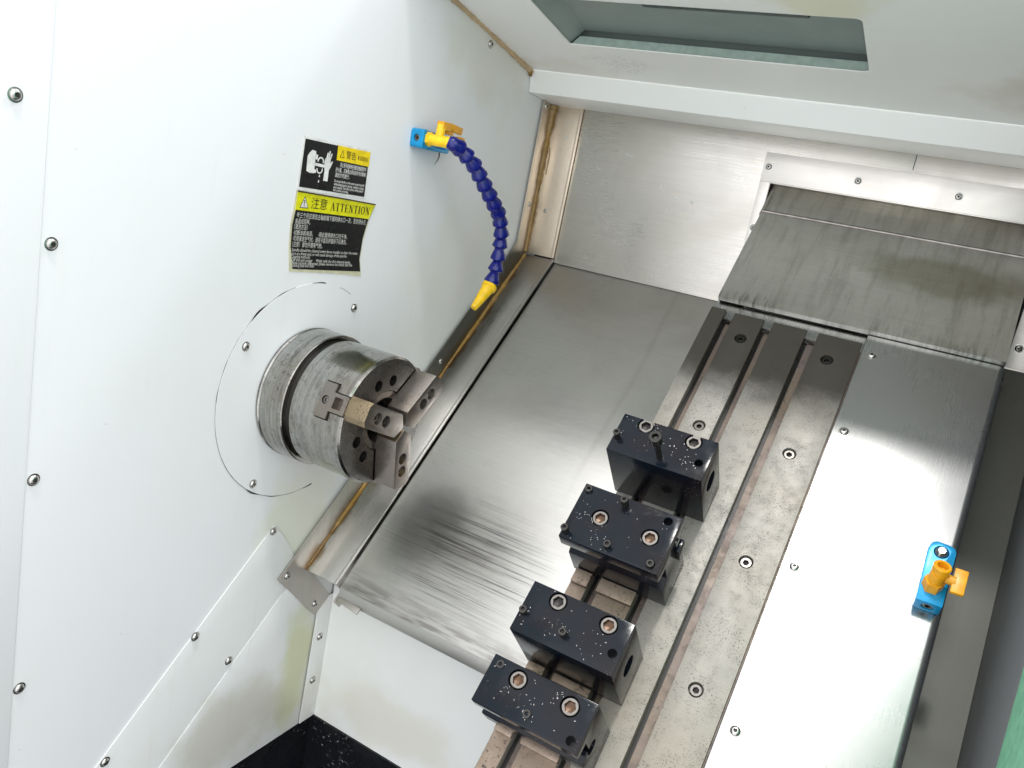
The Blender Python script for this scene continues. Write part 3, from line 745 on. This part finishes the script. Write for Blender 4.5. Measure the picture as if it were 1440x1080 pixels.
# resample the path to even segments
acc = [0]
for i in range(1, len(HP)): acc.append(acc[-1]+(HP[i]-HP[i-1]).length)
def at(s):
    for i in range(1, len(HP)):
        if s <= acc[i] or i == len(HP)-1: return HP[i-1].lerp(HP[i], (s-acc[i-1])/(acc[i]-acc[i-1]))
NS = 14; pit = acc[-1]/NS
MB().lathe([(-.006, .0078), (-.002, .0098), (.004, .0102), (.008, .0085), (.009, .004)], AX(HP[0]+Vector((-.002, 0, 0)), (.8, .5, -.2)), 28).build('ball_joint', 'hose', hz)
for k in range(NS):
    p = at(k*pit); q = at((k+1)*pit); L = (q-p).length
    prof = [(-.001, .0068), (L*.12, .0086), (L*.40, .0106), (L*.66, .0122), (L*.76, .0121), (L*.80, .0100), (L*.90, .0080), (L*1.05, .0070)]
    MB().lathe(prof, AX(p, q-p), 28).build('hose_segment', 'hose', hz, 50)
d = Vector((.080, .2549, .1263))-HP[-1]
L = d.length
MB().lathe([(-.002, .0085), (.001, .0122), (.0065, .0122), (.0080, .0100), (L*.5, .0082), (L, .0052), (L+.0004, .0035)], AX(HP[-1], d), 32).build('nozzle_tip', 'yellow', hz)

# ------------------------------------------------------------ coolant valve on the slide cover
rv = thing('coolant_valve', (.765, .09, -.1), 'small blue coolant block with an orange tap on the bright slide cover', 'coolant valve', 'S')
tilt = Matrix.Rotation(radians(1), 4, 'Z')
blk = MB('S').prism([(.7505, .1200), (.7530, .1275), (.7570, .1300), (.7700, .1295), (.7755, .1270), (.7770, .1220), (.7770, .0590), (.7765, .0580), (.7530, .0580), (.7520, .0590)], -.0998, -.0790, 2, .0010).build('manifold_block', 'bluepl', rv)
cut = MB('S'); cut.lathe([(-.086, .0075), (-.07, .0075)], Matrix.Translation((.7635, .1185, 0)), 28)
cut.lathe([(-.003, .0062), (.006, .0062)], AX((.7645, .0580, -.0895), (0, 1, 0)), 28); boolcut(blk, cut)
MB('S').lathe([(-.0860, .0072), (-.0800, .0070), (-.0770, .0060), (-.0745, .0035)], Matrix.Translation((.7635, .1185, 0)), 28).build('fitting', 'screw', rv)
s = cap_screw(blk, (.7645, .0630, -.0895), (0, -1, 0), .0056, .004, 'S', 'ring', 'socket'); s.name = 'block_screw'
mb = MB('S')
mb.lathe([(-.002, .0100), (.011, .0100)], AX((.7630, .0775, -.079), (.06, .2, 1)), 6)
mb.lathe([(.0, .0078), (.014, .0080)], AX((.7640, .0790, -.070), (.07, .34, 1)), 24)
mb.lathe([(0, .0080), (.0120, .0088), (.0130, .0080), (.0130, .0055), (.006, .0050), (.005, .001)], AX((.7650, .0830, -.061), (.07, .40, 1)), 28)
mb.lathe([(0, .005), (.012, .005)], AX((.769, .0830, -.064), (1, 0, 0)), 18)
mb.build('valve_body', 'orange', rv)
MB('S').box((.7780, .0700, -.0665), (.7905, .0975, -.0615), .0010).build('valve_lever', 'orange', rv)

# ------------------------------------------------------------ stickers
def serif(word, pos, width, height, x=.0012, thick=.17, thin=.055):
    '''roman capitals from thick and thin strokes with slab serifs, as a list of one mesh'''
    mb = MB(); adv = 0; out = []
    def q(p): out.append(p)
    def bar(x0, y0, x1, y1, w): q([(x0-w/2, y0), (x0+w/2, y0), (x1+w/2, y1), (x1-w/2, y1)])
    def sf(cx, y, w=.30): q([(cx-w/2, y), (cx+w/2, y), (cx+w/2, y+.045), (cx-w/2, y+.045)])
    W = {'A': .78, 'T': .70, 'E': .68, 'N': .80, 'I': .40, 'O': .80, 'W': 1.0, 'R': .74, 'G': .80}
    for ch_ in word:
        n0 = len(out); w = W[ch_]
        if ch_ == 'A': bar(.14, 0, .38, 1, thin); bar(.60, 0, .36, 1, thick); q([(.2, .30), (.56, .30), (.56, .35), (.2, .35)]); sf(.14, 0, .24); sf(.60, 0)
        if ch_ == 'T': bar(.33, 0, .33, 1, thick); q([(.05, .95), (.61, .95), (.61, 1), (.05, 1)]); q([(.05, .78), (.08, .78), (.10, 1), (.05, 1)]); q([(.58, .78), (.61, .78), (.61, 1), (.56, 1)]); sf(.33, 0)
        if ch_ == 'E': bar(.18, 0, .18, 1, thick); q([(.05, 0), (.60, 0), (.60, .05), (.05, .05)]); q([(.05, .95), (.57, .95), (.57, 1), (.05, 1)]); q([(.2, .48), (.46, .48), (.46, .53), (.2, .53)]); q([(.57, 0), (.60, 0), (.62, .22), (.58, .22)]); q([(.54, .8), (.57, .8), (.57, 1), (.53, 1)]); q([(.43, .4), (.46, .4), (.46, .61), (.43, .61)])
        if ch_ == 'N': bar(.16, 0, .16, 1, thin); bar(.60, 0, .60, 1, thin); bar(.58, 0, .18, 1, thick); sf(.16, 0, .24); sf(.60, .955, .24); sf(.12, .955, .18)
        if ch_ == 'I': bar(.2, 0, .2, 1, thick); sf(.2, 0); sf(.2, .955)
        if ch_ in 'OG':
            for k in range(20):
                if ch_ == 'G' and k in (0, 1, 19): continue
                a0 = 2*pi*k/20; a1 = 2*pi*(k+1)/20
                q([(.39+.33*cos(a0), .5+.51*sin(a0)), (.39+.33*cos(a1), .5+.51*sin(a1)), (.39+.18*cos(a1), .5+.45*sin(a1)), (.39+.18*cos(a0), .5+.45*sin(a0))])
            if ch_ == 'G': bar(.62, .1, .62, .45, thick*.8); sf(.6, .44, .28)
        if ch_ == 'W': bar(.30, 0, .12, 1, thick); bar(.30, 0, .48, 1, thin); bar(.68, 0, .50, 1, thick); bar(.68, 0, .86, 1, thin); sf(.12, .955, .24); sf(.5, .955, .24); sf(.86, .955, .22)
        if ch_ == 'R':
            bar(.18, 0, .18, 1, thick); bar(.60, 0, .38, .5, thick); sf(.18, 0); sf(.62, 0, .2); q([(.05, .95), (.4, .95), (.4, 1), (.05, 1)]); q([(.2, .46), (.4, .46), (.4, .51), (.2, .51)])
            for k in range(8):
                a0 = -pi/2+pi*k/8; a1 = -pi/2+pi*(k+1)/8
                q([(.38+.24*cos(a0), .73+.27*sin(a0)), (.38+.24*cos(a1), .73+.27*sin(a1)), (.38+.10*cos(a1), .73+.22*sin(a1)), (.38+.10*cos(a0), .73+.22*sin(a0))])
        for i in range(n0, len(out)): out[i] = [(a+adv, b) for a, b in out[i]]
        adv += w
    for i, p in enumerate(out):
        xx = x+i*2e-6
        mb.faces([(xx, pos[0]+a/adv*width, pos[1]+b*height) for a, b in p], [tuple(range(len(p)))])
    me = bpy.data.meshes.new('s'); mb.bm.to_mesh(me); mb.bm.free(); return me

def text(s, size, pos, mat, parent, x=.0016, sx=1., rot=0., name='lettering', align='LEFT', ext=0., bold=0.):
    cu = bpy.data.curves.new('t', 'FONT'); cu.body = s; cu.size = size; cu.align_x = align; cu.resolution_u = 2; cu.offset = bold
    t = bpy.data.objects.new('t', cu); COL.objects.link(t)
    dg = bpy.context.evaluated_depsgraph_get(); dg.update()
    me = bpy.data.meshes.new_from_object(t.evaluated_get(dg)); bpy.data.objects.remove(t)
    bx = [v.co.x for v in me.vertices] or [0]
    # text plane: local x -> +y, local y -> +z, normal -> +x
    Mx = Matrix(((0, 0, 1, x), (1, 0, 0, pos[0]), (0, 1, 0, pos[1]), (0, 0, 0, 1))) @ Matrix.Rotation(rot, 4, 'Z') @ Matrix.Diagonal((sx, 1, 1, 1))
    me.transform(Mx); me.materials.clear(); me.materials.append(M[mat])
    return me
def join(meshes, name, mat, parent):
    mb = MB()
    for me in meshes: mb.bm.from_mesh(me)
    return mb.build(name, mat, parent)
def fit_text(s, size, pos, width, **k):
    me = text(s, size, pos, 'stk_ink', None, **k)
    ys = [v.co.y for v in me.vertices]; w = max(ys)-min(ys)
    f = width/w
    for v in me.vertices: v.co.y = pos[0]+(v.co.y-min(ys))*f
    return me
def card(pts, x0, x1, name, mat, parent, bev=.0): return MB().prism(pts, x0, x1, 0, bev).build(name, mat, parent)

wl = thing('warning_sticker', (0, 0, .258), 'black warning sticker with a white hand and chuck picture and amber heading', 'sticker')
card([(-.0640, .3212), (.0592, .3218), (.0618, .2600), (-.0642, .2580)], .0002, .0006, 'backing', 'stk_white', wl)
card([(-.0608, .3180), (.0570, .3188), (.0590, .2618), (-.0612, .2620)], .0006, .0009, 'black_field', 'stk_black', wl)
card([(-.0040, .3188), (.0585, .3192), (.0590, .3008), (-.0032, .3010)], .0009, .0012, 'amber_field', 'stk_yellow', wl)
tm = [fit_text('警告', .0105, (.0125, .3060), .0190, x=.00135), serif('WARNING', (.0345, .3065), .0215, .0052, .00135)]
tr = MB(); tr.prism([(.0010, .3050), (.0055, .3145), (.0100, .3050)], .00125, .0013, 0)
join(tm, 'heading', 'stk_ink', wl)
o = tr.build('warning_triangle', 'stk_ink', wl)
tr = MB(); tr.prism([(.0023, .3058), (.0055, .3127), (.0087, .3058)], .00132, .00136, 0); tr.build('warning_triangle', 'stk_yellow', wl)
lines = [('禁止将手或身体任何部位触碰旋转中', .0062, (.0045, .2940), .0500), ('的卡盘，主轴停止转动后并将切断电', .0062, (-.0025, .2875), .0575), ('源后方可进行。', .0062, (-.0025, .2810), .0270),
         ('Do not put hands or other parts to touch spindle', .0046, (-.0025, .2745), .0580), ('while designated is running. confirm rotating', .0046, (-.0025, .2705), .0575),
         ('must stopped. Turn off or power off the switch', .0046, (-.0025, .2668), .0570), ('then continue processing.', .0046, (-.0025, .2632), .0290)]
join([fit_text(s, z, p, w, x=.00115, bold=.00004) for s, z, p, w in lines], 'small_print', 'stk_white', wl)
# pictogram: chuck block, rotation arcs and hand
pg = MB(); X0_, X1_ = .0010, .00125
pg.prism([(-.0475, .3070), (-.0410, .3062), (-.0400, .2805), (-.0470, .2800), (-.0530, .2815), (-.0540, .2990), (-.0515, .3030)], X0_, X1_, 0)
pg.prism([(-.0400, .3030), (-.0370, .3025), (-.0370, .2970), (-.0400, .2970)], X0_, X1_, 0)
pg.prism([(-.0400, .2930), (-.0240, .2925), (-.0240, .2890), (-.0400, .2895)], X0_, X1_, 0)
pg.prism([(-.0400, .2850), (-.0370, .2850), (-.0370, .2810), (-.0400, .2810)], X0_, X1_, 0)
def arc(cy, cz_, r, a0, a1, w=.0008):
    n = 12; P = [(cy+(r+w)*cos(a0+(a1-a0)*i/n), cz_+(r+w)*sin(a0+(a1-a0)*i/n)) for i in range(n+1)]
    P += [(cy+(r-w)*cos(a0+(a1-a0)*i/n), cz_+(r-w)*sin(a0+(a1-a0)*i/n)) for i in range(n, -1, -1)]
    pg.prism(P, X0_, X1_, 0)
arc(-.0310, .2955, .0046, -.3, 3.3); arc(-.0310, .2862, .0046, -3.3, .3)
hand = [(-.0225, .2735), (-.0222, .2860), (-.0238, .2905), (-.0245, .2965), (-.0232, .3010), (-.0222, .2965), (-.0218, .3010), (-.0208, .3075), (-.0192, .3075), (-.0192, .3015), (-.0186, .3015),
        (-.0176, .3100), (-.0160, .3098), (-.0166, .3015), (-.0158, .3015), (-.0136, .3078), (-.0122, .3070), (-.0142, .3000), (-.0140, .2950), (-.0112, .2985), (-.0098, .2975), (-.0128, .2905), (-.0150, .2870), (-.0148, .2735)]
pg.prism(hand, X0_, X1_, 0)
for (a, b) in ((-.0300, .2785), (-.0302, .2720)): pg.prism([(a-.0014, b-.0012), (a+.0012, b-.0014), (a+.0004, b+.0018)], X0_, X1_, 0)
pg.build('pictogram', 'stk_white', wl)

at_ = thing('attention_sticker', (.01, 0, .158), 'curled black attention sticker with lemon yellow heading and yellowed edges', 'sticker')
def warp(y, z):     # the lower sticker is curled: bowed sides
    return y
bk = [(-.0640, .2578), (.0850, .2550), (.0850, .2520), (.0765, .2320), (.0706, .2060), (.0700, .1800), (.0770, .1560), (.030, .1585), (-.0590, .1600), (-.0650, .1900), (-.0668, .2160), (-.0655, .2340)]
card(bk, .0002, .0006, 'backing', 'stk_cream', at_)
bf = [(-.0615, .2350), (.0744, .2340), (.0690, .2080), (.0682, .1800), (.0738, .1625), (-.0540, .1632), (-.0620, .1900), (-.0640, .2160)]
card(bf, .0006, .0009, 'black_field', 'stk_black', at_)
card([(-.0620, .2560), (.0836, .2537), (.0836, .2520), (.0745, .2338), (-.0625, .2348)], .0006, .0010, 'lemon_field', 'stk_lime', at_)
MB().tube([(.0012, -.062, .2568), (.0014, .02, .2556), (.0012, .084, .2540)], .0009, 8).build('curled_edge', 'stk_ink', at_)
join([fit_text('注意', .0150, (-.0375, .2395), .0285, x=.0012), serif('ATTENTION', (-.0030, .2390), .0780, .0100)], 'heading', 'stk_ink', at_)
t = MB(); t.prism([(-.0562, .2378), (-.0490, .2525), (-.0415, .2378)], .00105, .0011, 0); t.build('warning_triangle', 'stk_ink', at_)
t = MB(); t.prism([(-.0548, .2387), (-.0490, .2505), (-.0430, .2387)], .00115, .0012, 0); t.build('warning_triangle', 'stk_white', at_)
t = MB(); t.prism([(-.0500, .2475), (-.0480, .2475), (-.0485, .2425), (-.0495, .2425)], .00125, .0013, 0); t.prism([(-.0498, .2400), (-.0482, .2400), (-.0482, .2414), (-.0498, .2414)], .00125, .0013, 0); t.build('exclamation_mark', 'stk_ink', at_)
L2_ = [('每三个月应清洗主轴前端下部的排水口一次，否则排水孔', .0072, (-.0590, .2262), .1290), ('会造成阻塞。', .0070, (-.0605, .2190), .0260), ('（清洗方法）', .0070, (-.0610, .2122), .0230),
       ('·切断本机电源。    ·用此管将排水口吹干净。', .0070, (-.0610, .2050), .0980), ('·可用清洁空气时，请将卡盘及护盖拆下后清洗。', .0070, (-.0610, .1980), .0980), ('（注意）请勿开度有气枪。', .0070, (-.0605, .1910), .0530),
       ('Spindle should be cleaned every three months to clear the water', .0056, (-.0600, .1850), .1230), ('port at a front end, or will cause damage of the spindle.', .0056, (-.0600, .1805), .1020), ('Cleaning methods:', .0056, (-.0595, .1767), .0330),
       ('·Off the unit power    ·Wash with the dirt cleaned ejects.', .0056, (-.0590, .1727), .1100), ('·Blow current diffracted, please remove the chuck and the', .0056, (-.0580, .1690), .1130), ('rotating plate and clean.', .0056, (-.0570, .1660), .0400)]
join([fit_text(s, z, p, w, x=.00115, bold=.00003) for s, z, p, w in L2_], 'small_print', 'stk_ink_grey', at_)

# ------------------------------------------------------------ added backing behind the sheets, stops light leaking through gaps
mc = thing('light_stop_backing', (.5, .3, -.76), 'added dark backing that keeps light from leaking through gaps between the sheets', 'casing')
MB('S').box((-.03, -.12, -.275), (1.05, .66, -.262)).build('bed_light_stop', 'dark', mc)
MB().box((-.03, .625, .05), (1.06, .632, .56)).build('rear_light_stop', 'dark', mc)
MB().box((-.040, -1.2, -.78), (-.0305, .64, .62)).build('side_light_stop', 'dark', mc)
MB().box((-.03, .132, -.78), (1.0, .140, -.30)).build('front_light_stop', 'dark', mc)
MB().box((-.03, -.75, -.79), (1.0, .14, -.781)).build('bottom_light_stop', 'dark', mc)
MB('S').box((.852, -.5, -.26), (.862, .60, .20)).build('right_light_stop', 'dark', mc)

# ------------------------------------------------------------ camera
R3 = ((.85428288, .48328143, .19141531), (.27238493, -.10256025, -.95670677), (-.44272701, .86943686, -.21925405))
cam = bpy.data.cameras.new('camera'); co = bpy.data.objects.new('camera', cam); COL.objects.link(co)
right, down, fwd = [Vector(r) for r in R3]
m = Matrix((right, -down, -fwd)).transposed().to_4x4(); m.translation = Vector((.70371, -.79344, .29550))
co.matrix_world = m; cam.sensor_width = 36; cam.lens = 1130.376/1440*36; cam.clip_start = .02; cam.clip_end = 50
scene.camera = co

# ------------------------------------------------------------ light
w = bpy.data.worlds.new('World'); scene.world = w; w.use_nodes = True
nt = w.node_tree; bg = nt.nodes['Background']
tcn = nt.nodes.new('ShaderNodeTexCoord'); sx = nt.nodes.new('ShaderNodeSeparateXYZ'); nt.links.new(tcn.outputs['Generated'], sx.inputs[0])
rp = nt.nodes.new('ShaderNodeValToRGB'); mr = nt.nodes.new('ShaderNodeMapRange'); mr.inputs[1].default_value = -1; mr.inputs[2].default_value = 1
nt.links.new(sx.outputs[2], mr.inputs[0]); nt.links.new(mr.outputs[0], rp.inputs[0]); nt.links.new(rp.outputs[0], bg.inputs[0])
my = nt.nodes.new('ShaderNodeMapRange'); my.inputs[1].default_value = -.35; my.inputs[2].default_value = -.95; my.inputs[3].default_value = 1.0; my.inputs[4].default_value = 2.1
nt.links.new(sx.outputs[1], my.inputs[0]); nt.links.new(my.outputs[0], bg.inputs[1])
e = rp.color_ramp.elements; e[0].position = .25; e[0].color = (.80, .80, .80, 1); e[1].position = .55; e[1].color = (.89, .905, .93, 1)
x = e.new(.85); x.color = (1.3, 1.31, 1.32, 1)
bg.inputs[1].default_value = .85
def area(name, loc, to, size, power, col=(1, 1, 1)):
    l = bpy.data.lights.new(name, 'AREA'); l.shape = 'DISK'; l.size = size; l.energy = power; l.color = col
    o = bpy.data.objects.new(name, l); COL.objects.link(o); o.matrix_world = AX(loc, Vector(loc)-Vector(to)); return o
area('workshop_lamp_or_fill', (.57, -1.0, 3.4), (.5, .1, 0), .28, 48, (1, .98, .95))
area('workshop_lamp_or_fill', (.9, 1.65, 3.1), (.2, -.2, 0), .3, 26, (.95, .98, 1))
area('workshop_lamp_or_fill', (3.2, -1.4, 1.6), (.1, .1, 0), 2.6, 22, (.95, .97, 1))  # added fill light without a known source, brightens the left wall
vs = scene.view_settings
vs.view_transform = 'Standard'; vs.look = 'None'; vs.exposure = .30; vs.gamma = 1
scene.cycles.max_bounces = 8
